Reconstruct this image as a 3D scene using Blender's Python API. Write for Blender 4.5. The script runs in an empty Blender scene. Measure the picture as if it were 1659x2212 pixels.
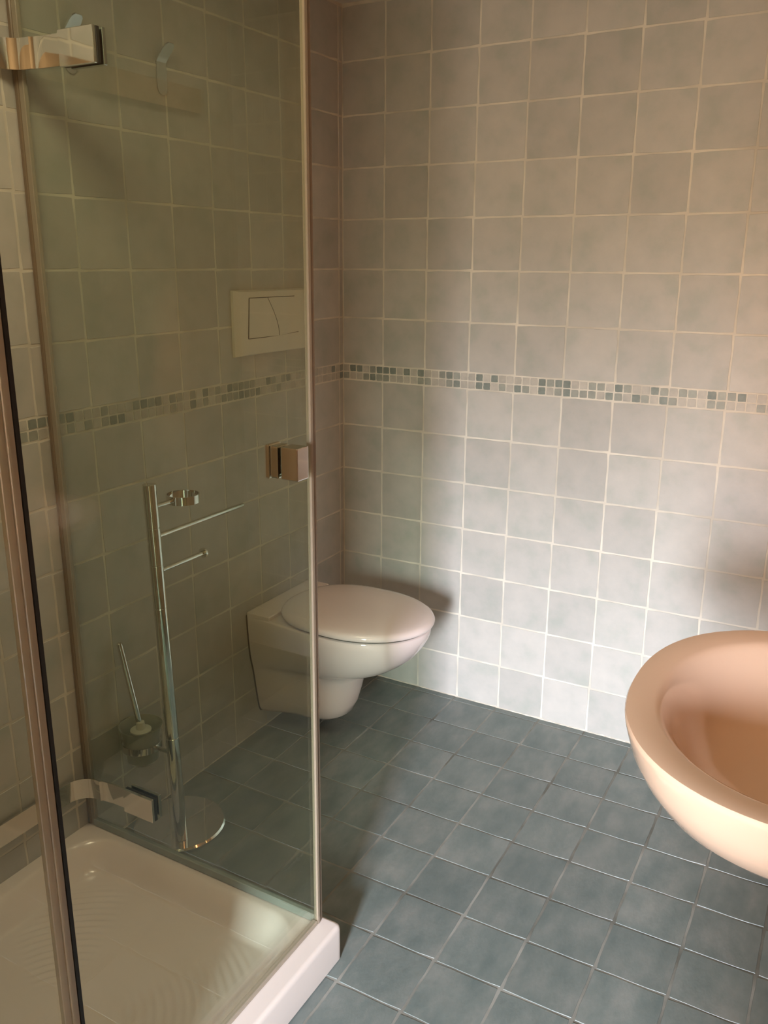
import bpy, bmesh, math, random
from mathutils import Vector, Matrix
random.seed(7)
D = bpy.data
SC = bpy.context.scene
COL = SC.collection
PI = math.pi

# ------------------------------------------------------------------ camera
def cam_axes(yaw, pitch, roll):
    d = Vector((math.sin(yaw)*math.cos(pitch), math.cos(yaw)*math.cos(pitch), math.sin(pitch)))
    r = Vector((math.cos(yaw), -math.sin(yaw), 0)); u = r.cross(d)
    return (math.cos(roll)*r+math.sin(roll)*u, -math.sin(roll)*r+math.cos(roll)*u, d)
cr, cu, cd = cam_axes(-0.5109, -0.2822, 0.0092)
cam = D.objects.new('camera', D.cameras.new('camera')); COL.objects.link(cam)
M = Matrix((cr, cu, -cd)).transposed().to_4x4()
M.translation = Vector((1.5253, -2.4365, 1.4221))
cam.matrix_world = M
cam.data.sensor_fit = 'VERTICAL'; cam.data.sensor_height = 36.0
cam.data.lens = 36.0*1860.45/2212.0
cam.data.clip_start = 0.02
SC.camera = cam

# ------------------------------------------------------------------ view, world, lights
SC.view_settings.view_transform = 'Standard'; SC.view_settings.look = 'None'
SC.view_settings.gamma = 1.0; SC.view_settings.exposure = 0.0
try: SC.view_settings.use_curve_mapping = False
except Exception: pass

ROOM_X, ROOM_Y, ROOM_Z = 1.78, -4.85, 2.157
WIN = dict(x0=1.46, x1=1.92, z0=0.62, z1=1.80)
HALL_X, SHADE_JAMB_Y = 2.45, -2.56

w = D.worlds.new('world'); SC.world = w; w.use_nodes = True
nt = w.node_tree; nt.nodes.clear()
out = nt.nodes.new('ShaderNodeOutputWorld'); bg = nt.nodes.new('ShaderNodeBackground')
tc = nt.nodes.new('ShaderNodeTexCoord'); sp = nt.nodes.new('ShaderNodeSeparateXYZ')
rp = nt.nodes.new('ShaderNodeValToRGB')
nt.links.new(tc.outputs['Generated'], sp.inputs[0]); 
mr = nt.nodes.new('ShaderNodeMapRange'); mr.inputs['From Min'].default_value = -0.25; mr.inputs['From Max'].default_value = 0.55
nt.links.new(sp.outputs['Z'], mr.inputs['Value']); nt.links.new(mr.outputs[0], rp.inputs[0])
el = rp.color_ramp.elements
el[0].position = 0.0; el[0].color = (0.10, 0.085, 0.06, 1)
el[1].position = 1.0; el[1].color = (0.84, 0.90, 1.0, 1)
e = el.new(0.335); e.color = (0.13, 0.12, 0.085, 1)
e = el.new(0.44); e.color = (0.50, 0.525, 0.57, 1)
e = el.new(0.54); e.color = (0.86, 0.91, 1.0, 1)
nt.links.new(rp.outputs[0], bg.inputs['Color']); nt.links.new(bg.outputs[0], out.inputs['Surface'])
bg.inputs['Strength'].default_value = 330.0

def area_light(name, loc, aim, sx, sy, power, color, portal=False, spread=None):
    l = D.lights.new(name, 'AREA'); l.shape = 'RECTANGLE'; l.size = sx; l.size_y = sy
    l.energy = power; l.color = color
    if portal: l.cycles.is_portal = True
    if spread: l.spread = spread
    o = D.objects.new(name, l); COL.objects.link(o); o.location = loc
    o.rotation_euler = (Vector(aim)-Vector(loc)).to_track_quat('-Z', 'Y').to_euler()
    return o
area_light('window_daylight', ((WIN['x0']+WIN['x1'])/2, ROOM_Y-0.02, (WIN['z0']+WIN['z1'])/2),
           ((WIN['x0']+WIN['x1'])/2, 0, (WIN['z0']+WIN['z1'])/2), WIN['x1']-WIN['x0'], WIN['z1']-WIN['z0'], 1.0, (1, 1, 1), portal=True)
area_light('mirror_lamp_light', (1.72, -1.20, 1.50), (1.1, 0.0, 1.2), 0.20, 0.20, 1.4, (1.0, 0.42, 0.17))
area_light('warm_edge_fill', (1.62, -0.50, 1.15), (1.42, 0.0, 1.08), 0.12, 0.25, 1.1, (1.0, 0.46, 0.18))  # added fill warming the back wall at right, no lamp stands here
area_light('ceiling_lamp_light', (0.48, -1.65, 2.12), (0.48, -1.65, 0), 0.35, 0.35, 6.8, (1.0, 0.80, 0.55))

# ------------------------------------------------------------------ helpers
def link(o, parent=None):
    COL.objects.link(o)
    if parent is not None: o.parent = parent
    return o
def mesh_obj(name, bm, mat, parent=None, smooth=False, loc=None):
    me = D.meshes.new(name); bm.normal_update(); bm.to_mesh(me); bm.free()
    if mat is not None:
        me.materials.append(mat)
    if smooth:
        for p in me.polygons: p.use_smooth = True
    o = D.objects.new(name, me)
    if loc: o.location = loc
    return link(o, parent)
def tag(o, label=None, cat=None, group=None, kind=None):
    if label: o['label'] = label
    if cat: o['category'] = cat
    if group: o['group'] = group
    if kind: o['kind'] = kind
    return o
def empty(name, loc=(0, 0, 0)):
    o = D.objects.new(name, None); o.location = loc; o.empty_display_size = 0.05
    return link(o)
def add_box(bm, x0, x1, y0, y1, z0, z1, bev=0.0, seg=2):
    g = bmesh.ops.create_cube(bm, size=1.0)
    vs = g['verts']
    for v in vs:
        v.co = Vector((x0+(v.co.x+.5)*(x1-x0), y0+(v.co.y+.5)*(y1-y0), z0+(v.co.z+.5)*(z1-z0)))
    if bev:
        ed = list({e for v in vs for e in v.link_edges})
        bmesh.ops.bevel(bm, geom=ed, offset=bev, segments=seg, affect='EDGES', profile=0.6)
def loft(bm, rings, cap0=True, cap1=True, closed=True):
    rv = [[bm.verts.new(p) for p in r] for r in rings]
    n = len(rv[0])
    for a, b in zip(rv, rv[1:]):
        for i in range(n if closed else n-1):
            j = (i+1) % n
            bm.faces.new((a[i], a[j], b[j], b[i]))
    if cap0: bm.faces.new(list(reversed(rv[0])))
    if cap1: bm.faces.new(rv[-1])
    return rv
def add_tube(bm, pts, r, n=16, cap=True):
    pts = [Vector(p) for p in pts]; rings = []
    rr = r if isinstance(r, (list, tuple)) else [r]*len(pts)
    prev = None
    for i, p in enumerate(pts):
        t = (pts[min(i+1, len(pts)-1)]-pts[max(i-1, 0)]).normalized()
        if prev is None:
            a = Vector((0, 0, 1)) if abs(t.z) < .9 else Vector((1, 0, 0))
            u = t.cross(a).normalized()
        else:
            u = (prev-t*prev.dot(t)).normalized()
        prev = u; v = t.cross(u)
        rings.append([p+u*math.cos(k*2*PI/n)*rr[i]+v*math.sin(k*2*PI/n)*rr[i] for k in range(n)])
    loft(bm, rings, cap, cap)
def add_lathe(bm, prof, cx, cy, n=40, cap0=True, cap1=True):
    rings = [[(cx+r*math.cos(k*2*PI/n), cy+r*math.sin(k*2*PI/n), z) for k in range(n)] for r, z in prof]
    loft(bm, rings, cap0, cap1)
def fix_normals(bm):
    bmesh.ops.recalc_face_normals(bm, faces=bm.faces)
def shade_auto(o, deg=35):
    me = o.data
    for p in me.polygons: p.use_smooth = True
    try: me.set_sharp_from_angle(angle=math.radians(deg))
    except Exception: pass

# ------------------------------------------------------------------ materials
def principled(name, color, rough=0.5, metal=0.0, spec=0.5, coat=0.0):
    m = D.materials.new(name); m.use_nodes = True
    b = m.node_tree.nodes['Principled BSDF']
    b.inputs['Base Color'].default_value = (*color, 1); b.inputs['Roughness'].default_value = rough
    b.inputs['Metallic'].default_value = metal
    b.inputs['Specular IOR Level'].default_value = spec
    b.inputs['Coat Weight'].default_value = coat
    return m, b
def N(m, t): return m.node_tree.nodes.new(t)
def Lk(m, a, b): m.node_tree.links.new(a, b)

def tile_mat(name, cols, nscale, rough, bump, bscale, spec=0.5, stretch=(1, 1, 1)):
    m, b = principled(name, cols[0], rough, 0, spec)
    t = N(m, 'ShaderNodeTexCoord'); oi = N(m, 'ShaderNodeObjectInfo')
    mp = N(m, 'ShaderNodeMapping'); mp.inputs['Scale'].default_value = stretch
    Lk(m, t.outputs['Object'], mp.inputs[0])
    mu = N(m, 'ShaderNodeMath'); mu.operation = 'MULTIPLY'; mu.inputs[1].default_value = 97.0
    Lk(m, oi.outputs['Random'], mu.inputs[0])
    n1 = N(m, 'ShaderNodeTexNoise'); n1.noise_dimensions = '4D'; n1.inputs['Scale'].default_value = nscale
    n1.inputs['Detail'].default_value = 5; n1.inputs['Roughness'].default_value = 0.55
    Lk(m, mp.outputs[0], n1.inputs['Vector']); Lk(m, mu.outputs[0], n1.inputs['W'])
    r = N(m, 'ShaderNodeValToRGB'); Lk(m, n1.outputs['Fac'], r.inputs[0])
    r.color_ramp.elements[0].position = 0.30; r.color_ramp.elements[0].color = (*cols[0], 1)
    r.color_ramp.elements[1].position = 0.72; r.color_ramp.elements[1].color = (*cols[2], 1)
    q = r.color_ramp.elements.new(0.5); q.color = (*cols[1], 1)
    # per tile tone
    tn = N(m, 'ShaderNodeMapRange'); tn.inputs['To Min'].default_value = 0.93; tn.inputs['To Max'].default_value = 1.07
    Lk(m, oi.outputs['Random'], tn.inputs['Value'])
    hs = N(m, 'ShaderNodeHueSaturation'); Lk(m, r.outputs[0], hs.inputs['Color']); Lk(m, tn.outputs[0], hs.inputs['Value'])
    Lk(m, hs.outputs[0], b.inputs['Base Color'])
    n2 = N(m, 'ShaderNodeTexNoise'); n2.noise_dimensions = '4D'; n2.inputs['Scale'].default_value = bscale
    n2.inputs['Detail'].default_value = 4; Lk(m, mp.outputs[0], n2.inputs['Vector']); Lk(m, mu.outputs[0], n2.inputs['W'])
    bp = N(m, 'ShaderNodeBump'); bp.inputs['Strength'].default_value = bump; bp.inputs['Distance'].default_value = 0.002
    Lk(m, n2.outputs['Fac'], bp.inputs['Height']); Lk(m, bp.outputs[0], b.inputs['Normal'])
    return m
M_wtile = tile_mat('wall_tile_glaze', [(.395, .40, .36), (.46, .44, .405), (.505, .475, .435)], 13, .42, .35, 45)
M_ftile = tile_mat('floor_tile_slate', [(.125, .16, .155), (.17, .20, .19), (.235, .25, .235)], 12, .40, .55, 38, stretch=(1.6, .8, 1))
M_mos = [tile_mat('mosaic_dark', [(.17, .20, .18), (.21, .235, .21), (.26, .28, .25)], 40, .45, .3, 90),
         tile_mat('mosaic_mid', [(.27, .28, .25), (.31, .32, .28), (.36, .36, .32)], 40, .45, .3, 90),
         tile_mat('mosaic_light', [(.40, .38, .34), (.46, .43, .38), (.52, .48, .42)], 40, .45, .3, 90)]
def grout_mat(name, c, c2):
    m, b = principled(name, c, .85, 0, .2)
    t = N(m, 'ShaderNodeTexCoord'); n = N(m, 'ShaderNodeTexNoise'); n.inputs['Scale'].default_value = 7; n.inputs['Detail'].default_value = 6
    r = N(m, 'ShaderNodeMix'); r.data_type = 'RGBA'; r.inputs['A'].default_value = (*c, 1); r.inputs['B'].default_value = (*c2, 1)
    mr = N(m, 'ShaderNodeMapRange'); mr.inputs['From Min'].default_value = .35; mr.inputs['From Max'].default_value = .65
    Lk(m, t.outputs['Object'], n.inputs['Vector']); Lk(m, n.outputs['Fac'], mr.inputs['Value']); Lk(m, mr.outputs[0], r.inputs['Factor'])
    Lk(m, r.outputs['Result'], b.inputs['Base Color'])
    return m
M_wgrout = grout_mat('wall_grout', (.72, .67, .58), (.54, .50, .43))
M_fgrout = grout_mat('floor_grout', (.15, .15, .13), (.34, .34, .31))
M_cera, bb = principled('ceramic_pink', (.80, .69, .65), .08, 0, .5, .3)
M_basin, bb = principled('ceramic_peach', (.76, .55, .41), .10, 0, .5, .3)
M_tray, bb = principled('ceramic_tray', (.76, .68, .63), .18, 0, .5, .2)
M_plast, bb = principled('flush_plastic', (.72, .66, .58), .4)
M_chrome, bb = principled('chrome', (.74, .73, .71), .06, 1.0)
M_satin, bb = principled('satin_metal', (.60, .61, .62), .22, 1.0)
M_black, bb = principled('black_rubber', (.008, .008, .007), .6)
M_plaster, bb = principled('plaster', (.62, .60, .54), .8)
M_ochre, bb = principled('ochre_render', (.50, .33, .20), .8)
M_sili, bb = principled('sealant', (.66, .60, .50), .6)
M_wood, bb = principled('window_frame_wood', (.40, .20, .08), .5)
M_darkgap, bb = principled('gap_shade_and_gasket', (.10, .08, .06), .6)  # gap shade put into the colour; the wall gasket is this dark itself
M_white, bb = principled('brush_white', (.75, .73, .66), .5)
def seethru(name, tint, gloss=True, haze=0.0, hazecol=(.6, .55, .45), rough=0.0):
    m = D.materials.new(name); m.use_nodes = True; nt = m.node_tree; nt.nodes.clear()
    o = nt.nodes.new('ShaderNodeOutputMaterial'); tr = nt.nodes.new('ShaderNodeBsdfTransparent'); tr.inputs[0].default_value = (*tint, 1)
    gl = nt.nodes.new('ShaderNodeBsdfGlossy'); gl.inputs['Roughness'].default_value = rough; gl.inputs['Color'].default_value = (1, 1, 1, 1)
    lw = nt.nodes.new('ShaderNodeLayerWeight'); lw.inputs['Blend'].default_value = 0.5
    p = nt.nodes.new('ShaderNodeMath'); p.operation = 'POWER'; p.inputs[1].default_value = 5
    a = nt.nodes.new('ShaderNodeMath'); a.operation = 'MULTIPLY_ADD'; a.inputs[1].default_value = .957; a.inputs[2].default_value = .043
    mx = nt.nodes.new('ShaderNodeMixShader')
    nt.links.new(lw.outputs['Facing'], p.inputs[0]); nt.links.new(p.outputs[0], a.inputs[0]); nt.links.new(a.outputs[0], mx.inputs[0])
    src = tr.outputs[0]
    if haze:
        df = nt.nodes.new('ShaderNodeBsdfDiffuse'); df.inputs[0].default_value = (*hazecol, 1)
        m2 = nt.nodes.new('ShaderNodeMixShader'); m2.inputs[0].default_value = haze
        nt.links.new(tr.outputs[0], m2.inputs[1]); nt.links.new(df.outputs[0], m2.inputs[2]); src = m2.outputs[0]
    nt.links.new(src, mx.inputs[1]); nt.links.new(gl.outputs[0], mx.inputs[2]); nt.links.new(mx.outputs[0], o.inputs[0])
    return m
M_glass = seethru('tinted_glass', (.912, .948, .90))
M_gedge = seethru('glass_edge', (.45, .60, .50), haze=.25, hazecol=(.30, .42, .34))
M_pvc = seethru('clear_vinyl_seal', (.80, .76, .68), haze=.38, hazecol=(.62, .55, .45), rough=.15)
M_pvcd = seethru('aged_vinyl_seal', (.55, .46, .36), haze=.45, hazecol=(.36, .28, .20), rough=.2)
M_frost = seethru('frosted_cup_glass', (.85, .86, .80), haze=.35, hazecol=(.65, .66, .58), rough=.3)

# ------------------------------------------------------------------ tiles
T = 0.15
def tile_mesh(name, w, h, mat, jit=.0005, inset=.0013, depth=.0026, nseg=4):
    bm = bmesh.new(); pts = []
    c = min(w, h)*.012+.0006
    hw, hh = w/2, h/2
    def side(ax, ay, bx, by):
        for k in range(nseg):
            f = k/(nseg)
            pts.append([ax+(bx-ax)*f, ay+(by-ay)*f])
    side(-hw+c, -hh, hw-c, -hh); side(hw, -hh+c, hw, hh-c); side(hw-c, hh, -hw+c, hh); side(-hw, hh-c, -hw, -hh+c)
    pts = [[x+random.uniform(-jit, jit), y+random.uniform(-jit, jit)] for x, y in pts]
    low = [bm.verts.new((x, y, -depth)) for x, y in pts]
    top = [bm.verts.new((x*(hw-inset)/hw, y*(hh-inset)/hh, 0)) for x, y in pts]
    n = len(pts)
    for i in range(n):
        j = (i+1) % n; bm.faces.new((low[i], low[j], top[j], top[i]))
    bm.faces.new(top)
    me = D.meshes.new(name); bm.to_mesh(me); bm.free(); me.materials.append(mat)
    return me
_cache = {}
def tile_var(w, h, mat, jit=.0005, name='tile', **k):
    key = (round(w, 4), round(h, 4), mat.name)
    if key not in _cache: _cache[key] = [tile_mesh(name, w, h, mat, jit, **k) for _ in range(5 if w > .1 and h > .1 else 3)]
    return random.choice(_cache[key])
FR = {'back': Matrix(((1, 0, 0), (0, 0, -1), (0, 1, 0))),     # local x->world x, y->world z, z-> -y
      'left': Matrix(((0, 0, 1), (-1, 0, 0), (0, -1, 0)))}
# columns are images: back: X->(1,0,0), Y->(0,0,1), Z->(0,-1,0)
FR['back'] = Matrix(((1, 0, 0), (0, 0, -1), (0, 1, 0)))
# left wall: X->(0,1,0)  Y->(0,0,1)  Z->(1,0,0)
FR['left'] = Matrix(((0, 0, 1), (1, 0, 0), (0, 1, 0)))
FR['floor'] = Matrix.Identity(3)
def put_tile(kind, me, loc, parent, name, tilt=.0016):
    o = D.objects.new(name, me); COL.objects.link(o)
    R = FR[kind] @ (Matrix.Rotation(random.uniform(-tilt, tilt), 3, 'X') @ Matrix.Rotation(random.uniform(-tilt, tilt), 3, 'Y'))
    o.matrix_world = Matrix.Translation(loc) @ R.to_4x4(); o.parent = parent
    return o
def slab(name, x0, x1, y0, y1, z0, z1, mat):
    bm = bmesh.new(); add_box(bm, x0, x1, y0, y1, z0, z1)
    return tag(mesh_obj(name, bm, mat), kind='structure')
GR = .0009
G = .0031   # joint width
XE, YE = ROOM_X, ROOM_Y
floor = slab('floor', -.1, HALL_X+.1, YE-.1, .1, -.12, -GR, M_fgrout)
wback = slab('wall_back', -.1, XE+.1, GR, .12, -GR, ROOM_Z+.02, M_wgrout)
wleft = slab('wall_left', -.12, -GR, -2.6, GR, -GR, ROOM_Z+.02, M_wgrout)
bm = bmesh.new(); add_box(bm, XE, XE+.12, SHADE_JAMB_Y-.02, 0, -GR, ROOM_Z+.02); add_box(bm, 1.585, HALL_X, SHADE_JAMB_Y-.30, SHADE_JAMB_Y, -GR, ROOM_Z+.02)  # second box: unseen jamb added to shade the right side
add_box(bm, HALL_X, HALL_X+.12, YE, SHADE_JAMB_Y, -GR, ROOM_Z+.02)
wright = tag(mesh_obj('wall_right', bm, M_ochre), kind='structure')
ceil = slab('ceiling', -.12, HALL_X+.12, YE-.12, .12, ROOM_Z, ROOM_Z+.12, M_plaster)
bm = bmesh.new()
for a in [(-.12, WIN['x0'], -GR, ROOM_Z+.02), (WIN['x1'], HALL_X+.12, -GR, ROOM_Z+.02), (WIN['x0'], WIN['x1'], -GR, WIN['z0']), (WIN['x0'], WIN['x1'], WIN['z1'], ROOM_Z+.02)]:
    add_box(bm, a[0], a[1], YE-.12, YE, a[2], a[3])
wfront = tag(mesh_obj('wall_front', bm, M_ochre), kind='structure')
wshade = slab('wall_shade_block', -GR, .80, YE, -2.072, -GR, ROOM_Z+.01, M_ochre)  # unseen wall added to keep window light off the tray
bm = bmesh.new(); f = .03
x0, x1, z0, z1 = WIN['x0'], WIN['x1'], WIN['z0'], WIN['z1']
for a in [(x0-f, x0, z0-f, z1+f), (x1, x1+f, z0-f, z1+f), (x0, x1, z0-f, z0), (x0, x1, z1, z1+f)]:
    add_box(bm, a[0], a[1], YE, YE+.02, a[2], a[3])
win = tag(mesh_obj('window_1', bm, M_wood), kind='structure')

rows = [(T*i, T*(i+1)) for i in range(7)] + [(1.10+T*i, 1.10+T*(i+1)) for i in range(7)]
def wall_tiles(kind, parent, cols, fn):
    for (a, b) in cols:
        for (c, d) in rows:
            me = tile_var(b-a-G, d-c-G, M_wtile)
            put_tile(kind, me, fn((a+b)/2, (c+d)/2), parent, 'tile')
nb = int(ROOM_X/T)
colsb = [(T*i, T*(i+1)) for i in range(nb)]+[(T*nb, ROOM_X)]
wall_tiles('back', wback, colsb, lambda s, z: (s, random.uniform(-.0002, .0002), z))
S0 = .0225
colsl = [(0, S0)]+[(S0+T*i, S0+T*(i+1)) for i in range(15)]
wall_tiles('left', wleft, colsl, lambda s, z: (random.uniform(-.0002, .0002), -s, z))
# mosaic: two courses of small stones in 15 x 5 cm borders
def mosaic(kind, parent, start, n, fn):
    p = T/6
    for k in range(n):
        for c in range(6):
            cc = random.random()
            for r_ in range(2):
                g = .0024
                ww = p-g+random.choice((0, 0, 0, -.0008, .0006)); hh = .025-g-.0004
                u = random.random()
                mi = 0 if u < .26 else (1 if u < .52 else 2)
                if mi == 2: ww += .0008; hh += .0006
                me = tile_var(round(ww, 4), round(hh, 4), M_mos[mi], .0005, name='mosaic_tile', inset=.0008, nseg=3)
                o = put_tile(kind, me, fn(start+k*T+(c+.5)*p+random.uniform(-.0004, .0004), 1.05+.0128+.0245*r_), parent, 'mosaic_tile', .004)
mosaic('back', wback, 0, nb, lambda s, z: (s, 0, z))
mosaic('left', wleft, S0, 15, lambda s, z: (0, -s, z))
for r_ in range(2):
    put_tile('left', tile_var(.0199, .0220, M_mos[r_], .0004, name='mosaic_tile', inset=.0008, nseg=3), (0, -.0112, 1.0628+.0245*r_), wleft, 'mosaic_tile')
# floor
TRX, TRY0, TRY1, TRZ = .722, -1.166, -2.066, .085
xs = [(T*i, T*(i+1)) for i in range(nb)]+[(T*nb, ROOM_X)]
ys = [(0, .0295)]+[(.0295+T*i, .0295+T*(i+1)) for i in range(22)]
for a, b in xs:
    for c, d in ys:
        d = min(d, 3.298)
        if d-c < .03 and c > 1: continue
        if b < TRX-.001 and -c < TRY0 and -d > TRY1: continue
        me = tile_var(b-a-.0032, d-c-.0032, M_ftile, .0006)
        put_tile('floor', me, ((a+b)/2-.003, -(c+d)/2, random.uniform(-.0003, .0003)), floor, 'tile', .0024)
# uneven sealant bead along the bottom of the walls
bm = bmesh.new(); rings = []
x = 0.0
while x < ROOM_X:
    h = random.choice((.0012, .0018, .003, .0042))*random.uniform(.6, 1.1); dd = random.uniform(.001, .0035)
    rings.append([(x, -.0002, -.0005), (x, -dd, -.0005), (x, -dd*.6, h*.7), (x, -.0002, h)])
    x += random.uniform(.006, .02)
loft(bm, rings)
mesh_obj('sealant_bead', bm, M_sili, wback)
bm = bmesh.new(); rings = []; y = 0.0
while y > TRY0:
    h = random.choice((.0012, .0018, .003, .0045))*random.uniform(.6, 1.1); dd = random.uniform(.001, .003)
    rings.append([(.0002, y, -.0005), (dd, y, -.0005), (dd*.6, y, h*.7), (.0002, y, h)])
    y -= random.uniform(.006, .02)
loft(bm, rings); fix_normals(bm)
mesh_obj('sealant_bead', bm, M_sili, wleft)

# ------------------------------------------------------------------ shower tray
def sm(a, b, x):
    t = max(0, min(1, (x-a)/(b-a))); return t*t*(3-2*t)
TCX, TCY = .365, -1.62
def tray_z(x, y):
    # distance to inner edge rectangle with rounded corners
    ix0, ix1, iy0, iy1 = .030, .662, TRY1+.04, TRY0-.040
    r = .09
    qx = max(ix0+r-x, x-(ix1-r), 0); qy = max(iy0+r-y, y-(iy1-r), 0)
    inside = r-math.hypot(qx, qy)
    if qx == 0 and qy == 0:
        inside = min(x-ix0, ix1-x, y-iy0, iy1-y)
    zf = .028
    z = TRZ-(TRZ-zf)*sm(0, .060, inside)
    # soft lip roll off to outer edge
    do = min(TRX-x, TRY0-y)
    if do < .010: z -= .010*(1-math.sqrt(max(0, 1-((.010-do)/.010)**2)))
    if inside > .06:
        dx, dy = x-TCX, y-TCY; rr = math.hypot(dx, dy); an = math.atan2(dy, dx)
        lobe = max(0, math.cos(4*(an-PI/4)))**.7
        amp = lobe*sm(.10, .15, rr)*(1-sm(.36, .42, rr))*sm(.06, .09, inside)
        z += .0019*amp*math.sin(rr*2*PI/.0185)
    return z
bm = bmesh.new(); NX, NY = 150, 200
gx = [TRX*i/NX for i in range(NX+1)]; gy = [TRY0+(TRY1-TRY0)*j/NY for j in range(NY+1)]
# refine outer lip
gx = sorted(set([round(v, 5) for v in gx]+[TRX-.010*k/6 for k in range(7)])); gy = sorted(set([round(v, 5) for v in gy]+[TRY0-.010*k/6 for k in range(7)]))
# corner radius of outer outline
def outc(x, y):
    r = .014
    if x > TRX-r and y > TRY0-r:
        cx, cy = TRX-r, TRY0-r; vx, vy = x-cx, y-cy; m = max(vx, vy); h = math.hypot(vx, vy)
        if h > 1e-9: return cx+vx*m/h, cy+vy*m/h
    return x, y
V = [[bm.verts.new((*outc(x, y), tray_z(x, y))) for y in gy] for x in gx]
for i in range(len(gx)-1):
    for j in range(len(gy)-1):
        bm.faces.new((V[i][j], V[i+1][j], V[i+1][j+1], V[i][j+1]))
def skirt(line, lean=0):
    low = [bm.verts.new((v.co.x, v.co.y, .002)) for v in line]
    for a in range(len(line)-1):
        bm.faces.new((line[a], low[a], low[a+1], line[a+1]))
skirt(V[-1]); skirt([r_[-1] for r_ in V][::-1]); skirt(V[0][::-1]); skirt([r_[0] for r_ in V])
bmesh.ops.remove_doubles(bm, verts=bm.verts, dist=1e-6)
fix_normals(bm)
tray = mesh_obj('shower_tray', bm, M_tray); shade_auto(tray, 50)
tag(tray, 'pinkish white ceramic shower tray with ribbed floor under the glass enclosure', 'shower tray')
bm = bmesh.new(); add_lathe(bm, [(.044, .0285), (.044, .031), (.040, .033), (.012, .0335)], TCX, TCY-.25, 32); fix_normals(bm)
dr = mesh_obj('drain_cover', bm, M_chrome, tray); shade_auto(dr); dr['label'] = 'round chrome drain cover'

# ------------------------------------------------------------------ shower glass
FX = .675; GT = .006; GZ0, GZ1 = TRZ+.008, 1.98
SY = -1.190
def pane(name, x0, x1, y0, y1, z0, z1, parent, mat=M_glass):
    bm = bmesh.new(); add_box(bm, x0, x1, y0, y1, z0, z1)
    return mesh_obj(name, bm, mat, parent)
# hinged front door between the black seal and the corner
door = empty('shower_door', (FX, -1.5, TRZ)); 
tag(door, 'tinted glass shower door along the tray front with chrome knob near the corner', 'shower door')
def under(o, p):
    o.parent = p; o.matrix_parent_inverse = p.matrix_world.inverted(); return o
def P(name, bm, mat, root, smooth=False):
    o = mesh_obj(name, bm, mat); 
    if smooth: shade_auto(o)
    o.parent = root
    o.location = tuple(-c for c in root_world(root)) if root.parent is None else (0, 0, 0)
    return o
def root_world(r): return r.location
bm = bmesh.new(); add_box(bm, FX-GT/2, FX+GT/2, -1.790, SY-.009, GZ0, GZ1)
P('glass_pane', bm, M_glass, door)
# bottom sweep of door
bm = bmesh.new(); add_box(bm, FX-.006, FX+.006, -1.79, SY-.009, TRZ+.0015, GZ0+.004, .001, 1)
P('bottom_seal', bm, M_pvc, door)
# knob: inner and outer chrome blocks clamped through the glass
kn = None
bm = bmesh.new()
add_box(bm, FX+GT/2, FX+.037, -1.283, -1.250, 1.066, 1.122, .0015, 2)
kn = P('knob', bm, M_chrome, door); kn['label'] = 'square chrome knob'
bm = bmesh.new()
add_box(bm, FX-.020, FX-GT/2, -1.283, -1.250, 1.066, 1.122, .003, 2)
add_box(bm, FX-.030, FX-.021, -1.285, -1.248, 1.064, 1.124, .003, 2)
k2 = mesh_obj('inner_grip', bm, M_chrome, kn)
# black magnetic seal strip on the hinge side of the door
bm = bmesh.new(); add_box(bm, FX-.006, FX+.006, -1.7955, -1.7895, GZ0-.004, GZ1)
P('rubber_strip', bm, M_black, door)['label'] = 'thin black rubber strip'

fixp = empty('fixed_glass_panel', (FX, -1.93, TRZ))
tag(fixp, 'fixed tinted glass panel left of the black rubber strip', 'glass panel')
bm = bmesh.new(); add_box(bm, FX-GT/2, FX+GT/2, -2.060, -1.800, TRZ+.002, GZ1); P('glass_pane', bm, M_glass, fixp)
bm = bmesh.new()
add_box(bm, FX-.006, FX+.006, -1.8080, -1.7965, TRZ+.001, GZ1, .001, 1)
P('edge_seal', bm, M_pvc, fixp)
bm = bmesh.new()
add_box(bm, FX-.0045, FX+.0045, -1.8200, -1.8085, TRZ+.001, GZ1, .001, 1)
P('seal_lip', bm, M_pvc, fixp)

side = empty('side_glass_panel', (.34, SY, TRZ))
tag(side, 'tinted glass side panel between the shower tray and the toilet area', 'glass panel')
bm = bmesh.new(); add_box(bm, .018, FX-.006, SY-GT/2, SY+GT/2, GZ0, GZ1); P('glass_pane', bm, M_glass, side)
# wall side seal
bm = bmesh.new(); add_box(bm, .001, .012, SY-.007, SY+.007, TRZ+.001, GZ1, .002, 1); P('wall_seal', bm, M_pvcd, side)['label'] = 'brownish vinyl wall seal'
bm = bmesh.new(); add_box(bm, .0125, .026, SY-.005, SY+.005, TRZ+.001, GZ1, .001, 1); P('wall_seal_lip', bm, M_pvc, side)
# bottom profile
bm = bmesh.new(); add_box(bm, .020, FX-.005, SY-.006, SY+.006, TRZ+.001, TRZ+.020, .0015, 1)
P('bottom_profile', bm, seethru('bottom_profile_vinyl', (.5, .55, .5), haze=.6, hazecol=(.42, .45, .40), rough=.2), side)
# corner seal profile
bm = bmesh.new(); add_box(bm, FX-.005, FX+.004, SY+.002, SY+.0125, TRZ+.001, GZ1, .0008, 1)
P('corner_seal', bm, M_pvcd, side)['label'] = 'darker vinyl edge of the corner seal'
bm = bmesh.new(); add_box(bm, FX-.004, FX+.006, SY-.0065, SY+.0015, TRZ+.001, GZ1, .0008, 1)
P('corner_seal_body', bm, seethru('corner_vinyl', (.75, .72, .66), haze=.55, hazecol=(.44, .36, .27), rough=.15), side)

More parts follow.
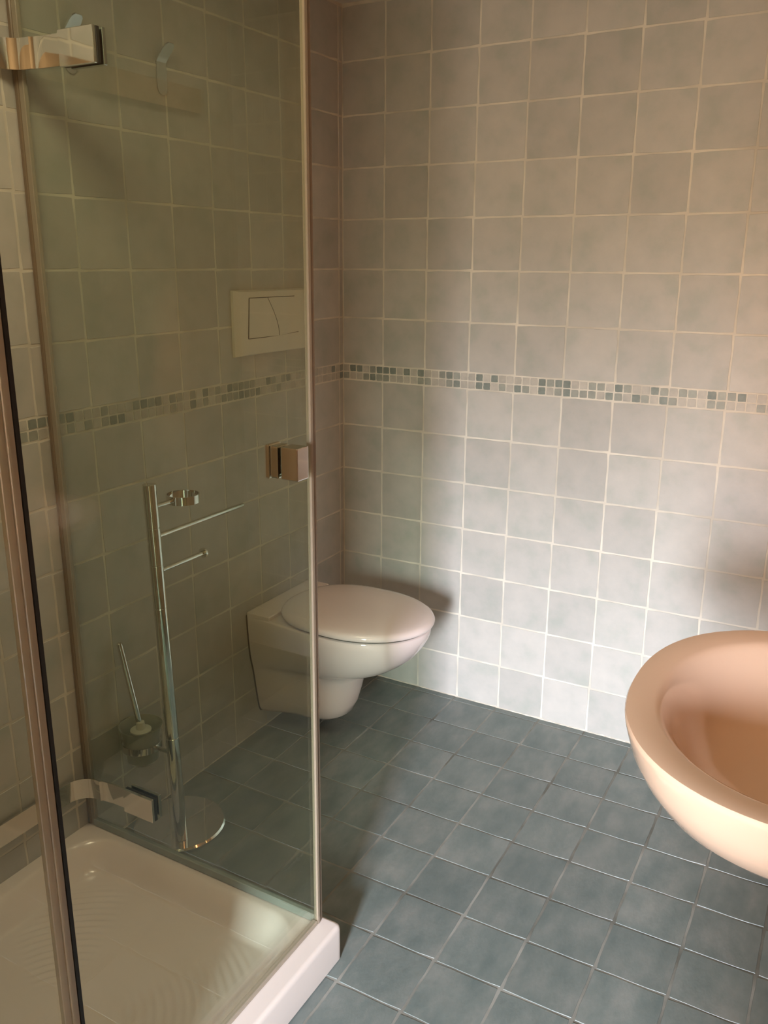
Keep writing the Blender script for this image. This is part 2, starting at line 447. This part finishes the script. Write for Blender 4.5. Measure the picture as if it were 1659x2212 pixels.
# hinge bands, top and bottom
def band_path(y_end):
    pts = [(.232, SY-.010), (.150, SY-.010), (.105, SY-.011), (.075, SY-.015)]
    cx, cy, r = .062, SY-.068, .050
    for k in range(9):
        a = math.radians(80+k*100/8)
        pts.append((cx+r*math.cos(a), cy+r*math.sin(a)))
    pts += [(.0115, cy-.05), (.0115, y_end)]
    return pts
def hinge(zc, hh, label):
    bm = bmesh.new(); t = .0022
    pts = [Vector((*p, 0)) for p in band_path(-1.72)]
    rings = []
    for i, p in enumerate(pts):
        d = (pts[min(i+1, len(pts)-1)]-pts[max(i-1, 0)]).normalized(); n = Vector((-d.y, d.x, 0))
        a, b = p+n*t, p-n*t
        rings.append([(a.x, a.y, zc-hh), (b.x, b.y, zc-hh), (b.x, b.y, zc+hh), (a.x, a.y, zc+hh)])
    loft(bm, rings); fix_normals(bm)
    h = empty('hinge_bracket', (.12, SY-.05, zc))
    tag(h, label, 'hinge bracket', 'curved hinge brackets of the side panel')
    P('band', bm, M_chrome, h, True)
    bm = bmesh.new(); add_box(bm, .146, .236, SY-.0195, SY-.0120, zc-hh-.004, zc+hh+.004, .001, 1)
    P('clamp_plate', bm, M_chrome, h)
    bm = bmesh.new(); add_box(bm, .146, .237, SY-.0118, SY-.0035, zc-hh-.003, zc+hh+.003, .0006, 1)
    P('gasket', bm, M_black, h)
    bm = bmesh.new(); add_box(bm, .150, .236, SY+.0035, SY+.012, zc-hh-.004, zc+hh+.004, .001, 1)
    P('clamp_plate', bm, M_satin, h)
    # wall feet
    bm = bmesh.new()
    bm.free()
    for yy in (-1.36, -1.62):
        bm = bmesh.new(); add_lathe_x(bm, 0.0, .010, yy, zc, .012); fix_normals(bm); P('wall_fixing', bm, M_chrome, h, True)
    return h
def add_lathe_x(bm, x0, x1, y, z, r, n=20):
    loft(bm, [[(x, y+r*math.cos(k*2*PI/n), z+r*math.sin(k*2*PI/n)) for k in range(n)] for x in (x0, x1)])
hinge(.208, .026, 'lower curved chrome hinge bracket bending from side glass to the wall, near the tray')
hinge(1.792, .027, 'upper curved chrome hinge bracket at the top left of the side glass')

# ------------------------------------------------------------------ toilet
TY = -.390
toilet = empty('toilet', (0, TY, 0))
tag(toilet, 'pinkish white wall-hung toilet with closed lid in the room corner', 'toilet')
def d_ring(xb, xf, xc, wb, w_, z, n=28, e=2.2, dz=0):
    """ring from back left, round the front, to back right"""
    pts = []
    m = 8
    for k in range(m):
        f = k/m; s = f*f*(3-2*f)
        pts.append((xb+(xc-xb)*f, TY-(wb+(w_-wb)*s), z))
    for k in range(n+1):
        a = -PI/2+PI*k/n
        c, s = math.cos(a), math.sin(a)
        pts.append((xc+(xf-xc)*abs(c)**(2/e), TY+w_*math.copysign(abs(s)**(2/e), s), z))
    for k in range(m-1, -1, -1):
        f = k/m; s = f*f*(3-2*f)
        pts.append((xb+(xc-xb)*f, TY+(wb+(w_-wb)*s), z))
    return pts
x_b = .0005
#        z,   xf,   xc,  wb,   w,   e
body = [(.061, .222, .12, .098, .066, 2.5), (.065, .244, .13, .110, .078, 2.5), (.078, .262, .14, .117, .088, 2.5), (.11, .277, .15, .124, .098, 2.4),
        (.16, .291, .16, .132, .106, 2.3), (.205, .300, .16, .139, .112, 2.3), (.226, .306, .17, .143, .116, 2.25),
        (.234, .326, .18, .145, .120, 2.2), (.241, .358, .20, .147, .126, 2.15), (.251, .388, .22, .149, .133, 2.1), (.266, .418, .235, .152, .142, 2.1), (.288, .450, .25, .155, .152, 2.05),
        (.315, .480, .26, .158, .164, 2.05), (.345, .502, .265, .160, .173, 2.05), (.375, .518, .27, .162, .179, 2.05), (.396, .521, .27, .163, .181, 2.05), (.402, .518, .27, .161, .178, 2.05)]
bm = bmesh.new()
rings = [d_ring(x_b, xf, xc, wb, w_, z, e=e_) for z, xf, xc, wb, w_, e_ in body]
loft(bm, rings); fix_normals(bm)
ob = P('bowl', bm, M_cera, toilet); shade_auto(ob, 55)
bv = ob.modifiers.new('b', 'BEVEL'); bv.width = .004; bv.segments = 2; bv.limit_method = 'ANGLE'; bv.angle_limit = math.radians(55)
# raised rear deck behind the lid
bm = bmesh.new(); add_box(bm, x_b, .085, TY-.1635, TY+.1635, .395, .414, .005, 3)
ob = P('rear_deck', bm, M_cera, toilet, True)
def egg(z, s=0.0, x0=.062, xf=.530, w_=.186):
    pts = []; n = 56
    xc = .300
    for k in range(n):
        a = 2*PI*k/n; c, sn = math.cos(a), math.sin(a)
        if c >= 0: x = xc+(xf-s-xc)*c; y = (w_-s)*math.copysign(abs(sn)**.98, sn)
        else:
            x = xc-(xc-x0-s)*abs(c)**(2/3.0); y = (w_-s)*math.copysign(abs(sn)**(2/2.5), sn)*(1-.10*abs(c)**2)
        pts.append((x, TY+y, z))
    return pts
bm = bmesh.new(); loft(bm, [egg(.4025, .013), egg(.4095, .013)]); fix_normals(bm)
P('seat', bm, M_darkgap, toilet, True)['label'] = 'narrow seat ring coloured dark for the shaded gap under the lid'
bm = bmesh.new()
loft(bm, [egg(.4105, .006), egg(.4105, .0015), egg(.4135, 0), egg(.420, 0), egg(.4265, .004), egg(.4305, .012), egg(.434, .03), egg(.4375, .06), egg(.440, .10), egg(.441, .14)])
fix_normals(bm); P('lid', bm, M_cera, toilet, True)
bm = bmesh.new(); loft(bm, [[(x, (p[1]-TY)*1.018+TY, p[2] + (.0025 if p[2] > .3 else -.002)) for p in ([(0, TY-wb, z) for z, xf, xc, wb, w_, e_ in body]+[(0, TY+wb, z) for z, xf, xc, wb, w_, e_ in reversed(body)])] for x in (.0002, .0022)]); fix_normals(bm)
P('wall_gasket', bm, M_darkgap, toilet)

# ------------------------------------------------------------------ flush plate
fp = empty('flush_plate', (0, TY, 1.258))
tag(fp, 'cream plastic dual flush plate on the left wall above the toilet', 'flush plate')
def plate_ring(x, y0, y1, z0, z1, bow):
    pts = []; n = 14
    for k in range(n+1): f = k/n; pts.append((x, y0-bow*0+(y1-y0)*f, z0))
    for k in range(1, n+1): f = k/n; pts.append((x, y1+bow*math.sin(PI*f), z0+(z1-z0)*f))
    for k in range(1, n+1): f = k/n; pts.append((x, y1+(y0-y1)*f, z1))
    for k in range(1, n): f = k/n; pts.append((x, y0-bow*math.sin(PI*f), z1+(z0-z1)*f))
    return pts
bm = bmesh.new(); Y0, Y1 = TY-.178, TY+.178
loft(bm, [plate_ring(.0003, Y0, Y1, 1.168, 1.346, 0), plate_ring(.008, Y0+.001, Y1-.001, 1.169, 1.345, 0), plate_ring(.0175, Y0+.022, Y1-.022, 1.172, 1.342, -.006), plate_ring(.0190, Y0+.026, Y1-.026, 1.176, 1.338, -.006)])
fix_normals(bm); P('plate', bm, M_plast, fp, True)
zt, zb = 1.324, 1.217
def key_poly(x0, x1, pts, name, label):
    bm = bmesh.new(); loft(bm, [[(x0, y, z) for y, z in pts], [(x1, y, z) for y, z in pts]]); fix_normals(bm)
    return bm
ya, yb = -.512, -.300
mid_t = -.430
arc = [(mid_t+.052*math.sin(k/10*PI/2*.95)**1.0, zt-(zt-zb)*k/10) for k in range(11)]
left_pts = [(ya-.008, zb+.001)]+[(ya, zt-.0005)]+[(y-.0008, z) for y, z in arc]
lp = left_pts
bm = key_poly(.0185, .0206, lp, '', ''); P('flush_button', bm, M_plast, fp)['label'] = 'left flush button with curved edge'
right_pts = [(y+.0008, z) for y, z in arc[::-1]]+[(yb, zt), (yb+.018, zb+.006)]
bm = key_poly(.0185, .0206, right_pts, '', ''); P('flush_button', bm, M_plast, fp)['label'] = 'right flush button'
bm = bmesh.new()
add_box(bm, .0188, .0194, ya-.001, yb+.001, zt, zt+.0022)
loft(bm, [[(.0188, y, z), (.0194, y, z), (.0194, y, z-.0022), (.0188, y, z-.0022)] for y, z in [(ya-.009, zb), (-.45, zb), (-.38, zb+.002), (yb+.019, zb+.006)]])
def gap_line(pts, w_=.0011):
    loft(bm, [[(.0188, y-w_, z), (.0209, y-w_, z), (.0209, y+w_, z), (.0188, y+w_, z)] for y, z in pts])
gap_line([(ya-.009, zb), (ya-.001, zt)]); gap_line(arc)
fix_normals(bm); P('button_gap', bm, M_darkgap, fp)['label'] = 'dark gap lines around the buttons'

# ------------------------------------------------------------------ towel and brush stand
st = empty('bathroom_stand', (.125, -.985, 0))
tag(st, 'chrome free-standing holder pole on a round base behind the side glass', 'stand')
bm = bmesh.new(); add_lathe(bm, [(.114, .001), (.117, .003), (.117, .008), (.113, .0125), (.020, .0145)], .119, -1.004, 64); fix_normals(bm)
P('base', bm, M_chrome, st, True)
PB = Vector((.170, -1.054, .013)); PT = Vector((.142, -1.054, .937))
def on_pole(z): return PB+(PT-PB)*((z-PB.z)/(PT.z-PB.z))
bm = bmesh.new(); segs = []
rr = []; pp = []
for z0, z1 in ((.013, .300), (.300, .640), (.640, .745), (.745, .835), (.835, .937)):
    pp += [on_pole(z0+.0004), on_pole(z0+.0014), on_pole(z1-.0014), on_pole(z1-.0004)]; rr += [.0148, .0158, .0158, .0148]
add_tube(bm, pp, rr, 28); fix_normals(bm); P('pole', bm, M_chrome, st, True)
# ring holder
c = on_pole(.882)
bm = bmesh.new(); add_tube(bm, [c+Vector((0, .012, 0)), c+Vector((.002, .064, 0))], .0058, 12); fix_normals(bm); arm = P('ring_arm', bm, M_chrome, st, True)
bm = bmesh.new(); RC = (c.x+.003, c.y+.102)
add_lathe(bm, [(.0365, .872), (.0392, .872), (.0392, .892), (.0365, .892), (.0365, .872)], RC[0], RC[1], 48, False, False); bmesh.ops.remove_doubles(bm, verts=bm.verts, dist=1e-6); fix_normals(bm)
P('holder_ring', bm, M_chrome, st, True)
c = on_pole(.811)
bm = bmesh.new(); add_tube(bm, [c+Vector((0, .012, 0)), c+Vector((0, .322, 0)), c+Vector((0, .326, 0))], [.0062, .0062, .004], 14); fix_normals(bm); P('towel_bar', bm, M_chrome, st, True)
c = on_pole(.727)
bm = bmesh.new(); add_tube(bm, [c+Vector((0, .012, 0)), c+Vector((0, .158, 0))], .006, 14)
add_tube(bm, [c+Vector((0, .158, 0)), c+Vector((0, .1585, 0)), c+Vector((0, .164, 0)), c+Vector((0, .165, 0))], [.006, .0125, .0125, .006], 20); fix_normals(bm); P('paper_bar', bm, M_chrome, st, True)['label'] = 'short paper bar with round end stop'
# brush cup holder
CUP = Vector((.057, -1.055, 0))
c = on_pole(.254)
bm = bmesh.new(); add_tube(bm, [c+Vector((-.012, 0, 0)), (CUP.x+.048, CUP.y, .254)], .0055, 12); fix_normals(bm); P('cup_arm', bm, M_chrome, st, True)
bm = bmesh.new(); add_lathe(bm, [(.0475, .244), (.0505, .244), (.0505, .262), (.0475, .262), (.0475, .244)], CUP.x, CUP.y, 44, False, False); bmesh.ops.remove_doubles(bm, verts=bm.verts, dist=1e-6); fix_normals(bm); P('cup_ring', bm, M_chrome, st, True)
bm = bmesh.new(); add_lathe(bm, [(.004, .200), (.030, .201), (.040, .212), (.044, .250), (.0475, .285), (.0540, .304), (.0525, .304), (.0460, .285), (.0425, .250), (.038, .215), (.004, .204)], CUP.x, CUP.y, 44, True, True); fix_normals(bm)
P('cup', bm, M_frost, st, True)['label'] = 'frosted glass cup'
br = empty('toilet_brush', (CUP.x, CUP.y, .21))
tag(br, 'toilet brush with thin chrome handle standing in the frosted cup', 'toilet brush')
HB = Vector((CUP.x-.002, CUP.y, .300)); HT = Vector((.018, -1.066, .520))
bm = bmesh.new(); add_tube(bm, [HB, HT, HT+(HT-HB)*.01], [.0075, .0075, .005], 14); fix_normals(bm); P('handle', bm, M_chrome, br, True)
bm = bmesh.new(); add_lathe(bm, [(.026, .288), (.026, .291), (.012, .294), (.010, .312), (.007, .314)], CUP.x, CUP.y, 24); fix_normals(bm); P('collar', bm, M_white, br, True)['label'] = 'white plastic collar'
bm = bmesh.new()
for k in range(140):
    a = random.uniform(0, 2*PI); z = random.uniform(.215, .280); L_ = random.uniform(.024, .034)
    d = Vector((math.cos(a), math.sin(a), random.uniform(-.2, .2)))
    p = Vector((CUP.x, CUP.y, z)); q = p+d*L_
    s_ = Vector((-d.y, d.x, 0))*.0007
    vs = [bm.verts.new(v) for v in (p-s_, p+s_, q+s_, q-s_)]; bm.faces.new(vs)
add_tube(bm, [(CUP.x, CUP.y, .212), (CUP.x, CUP.y, .290)], .006, 10)
o = P('bristles', bm, M_white, br); o['kind'] = 'stuff'

# ------------------------------------------------------------------ hooks
def hook(y, z0, z1, label):
    h = empty('wall_hook', (0, y, (z0+z1)/2)); tag(h, label, 'hook', 'chrome hooks on the left wall')
    bm = bmesh.new(); w_ = .0155; zm = z0+.070
    pts = []
    for k in range(9):
        a = PI+PI*k/8; pts.append((y+w_*math.cos(a), z0+w_+w_*math.sin(a)))
    pts += [(y+w_, zm), (y-w_, zm)]
    loft(bm, [[(.0008, a, b) for a, b in pts], [(.0036, a, b) for a, b in pts]]); fix_normals(bm)
    P('hook_plate', bm, M_satin, h)
    # upper tongue leaning out from the wall
    bm = bmesh.new(); rings = []
    for x, z, ww in ((.0008, zm-.004, w_), (.010, zm+.008, w_), (.026, zm+.024, w_), (.033, zm+.031, w_*.85), (.037, zm+.035, w_*.5)):
        rings.append([(x, y-ww, z), (x, y+ww, z), (x-.0028, y+ww, z+.0022), (x-.0028, y-ww, z+.0022)])
    loft(bm, rings); fix_normals(bm); P('hook_tongue', bm, M_satin, h)
hook(-.786, 1.789, 1.90, 'chrome wall hook further right, fully visible below the top of the photo')
hook(-1.052, 1.789, 1.90, 'chrome wall hook partly behind the upper hinge bracket')

# ------------------------------------------------------------------ washbasin
basin = empty('washbasin', (1.54, -1.267, .85))
tag(basin, 'ceramic washbasin with wide oval bowl, cut off by the right edge of the photo', 'washbasin')
BY, BXC, BRX, BRY = -1.268, 1.530, .240, .283
def b_ring(s, z, ex=2.25, sx=0, back=None, n=48):
    """D outline: half superellipse in front, straight to the wall behind"""
    pts = []; rx = BRX*s+sx; ry = BRY*s
    xb = ROOM_X-.001 if back is None else back
    for k in range(n+1):
        a = PI/2+PI*k/n; c, sn = math.cos(a), math.sin(a)
        pts.append((BXC-rx*abs(c)**(2/ex), BY+ry*math.copysign(abs(sn)**(2/ex), sn), z))
    for k in range(1, 7): pts.append((BXC+(xb-BXC)*k/6, BY-ry, z))
    for k in range(1, 8): pts.append((xb, BY-ry+2*ry*k/8, z))
    for k in range(6, 0, -1): pts.append((BXC+(xb-BXC)*k/6, BY+ry, z))
    return pts
def o_ring(rx, ry, cx, z, ex=2.1):
    # same vertex count ring for the inner bowl, closed oval
    base = b_ring(1, z); pts = []
    for p in base:
        a = math.atan2((p[1]-BY)/BRY, (p[0]-BXC)/BRX)
        c, sn = math.cos(a), math.sin(a)
        pts.append((cx+rx*math.copysign(abs(c)**(2/ex), c), BY+ry*math.copysign(abs(sn)**(2/ex), sn), z))
    return pts
bm = bmesh.new()
prof = [(.18, .690), (.30, .692), (.46, .699), (.60, .712), (.72, .730), (.82, .752), (.90, .780), (.955, .807), (.985, .832), (.997, .843), (.999, .848), (.992, .8515)]
rings = [b_ring(s, z) for s, z in prof]
rings += [b_ring(.975, .852, back=ROOM_X-.004), o_ring(.205, .246, 1.530, .8505), o_ring(.198, .238, 1.530, .8475), o_ring(.192, .231, 1.530, .841),
          o_ring(.180, .218, 1.530, .822), o_ring(.168, .204, 1.530, .798), o_ring(.150, .184, 1.532, .770), o_ring(.12, .150, 1.535, .749), o_ring(.08, .10, 1.54, .737), o_ring(.025, .025, 1.545, .731)]
loft(bm, rings); fix_normals(bm); P('bowl', bm, M_basin, basin); shade_auto(basin.children[0], 50)
bm = bmesh.new(); add_lathe(bm, [(.023, .7315), (.023, .7345), (.018, .7365), (.004, .7365)], 1.545, BY, 24); fix_normals(bm); P('drain', bm, M_chrome, basin, True)
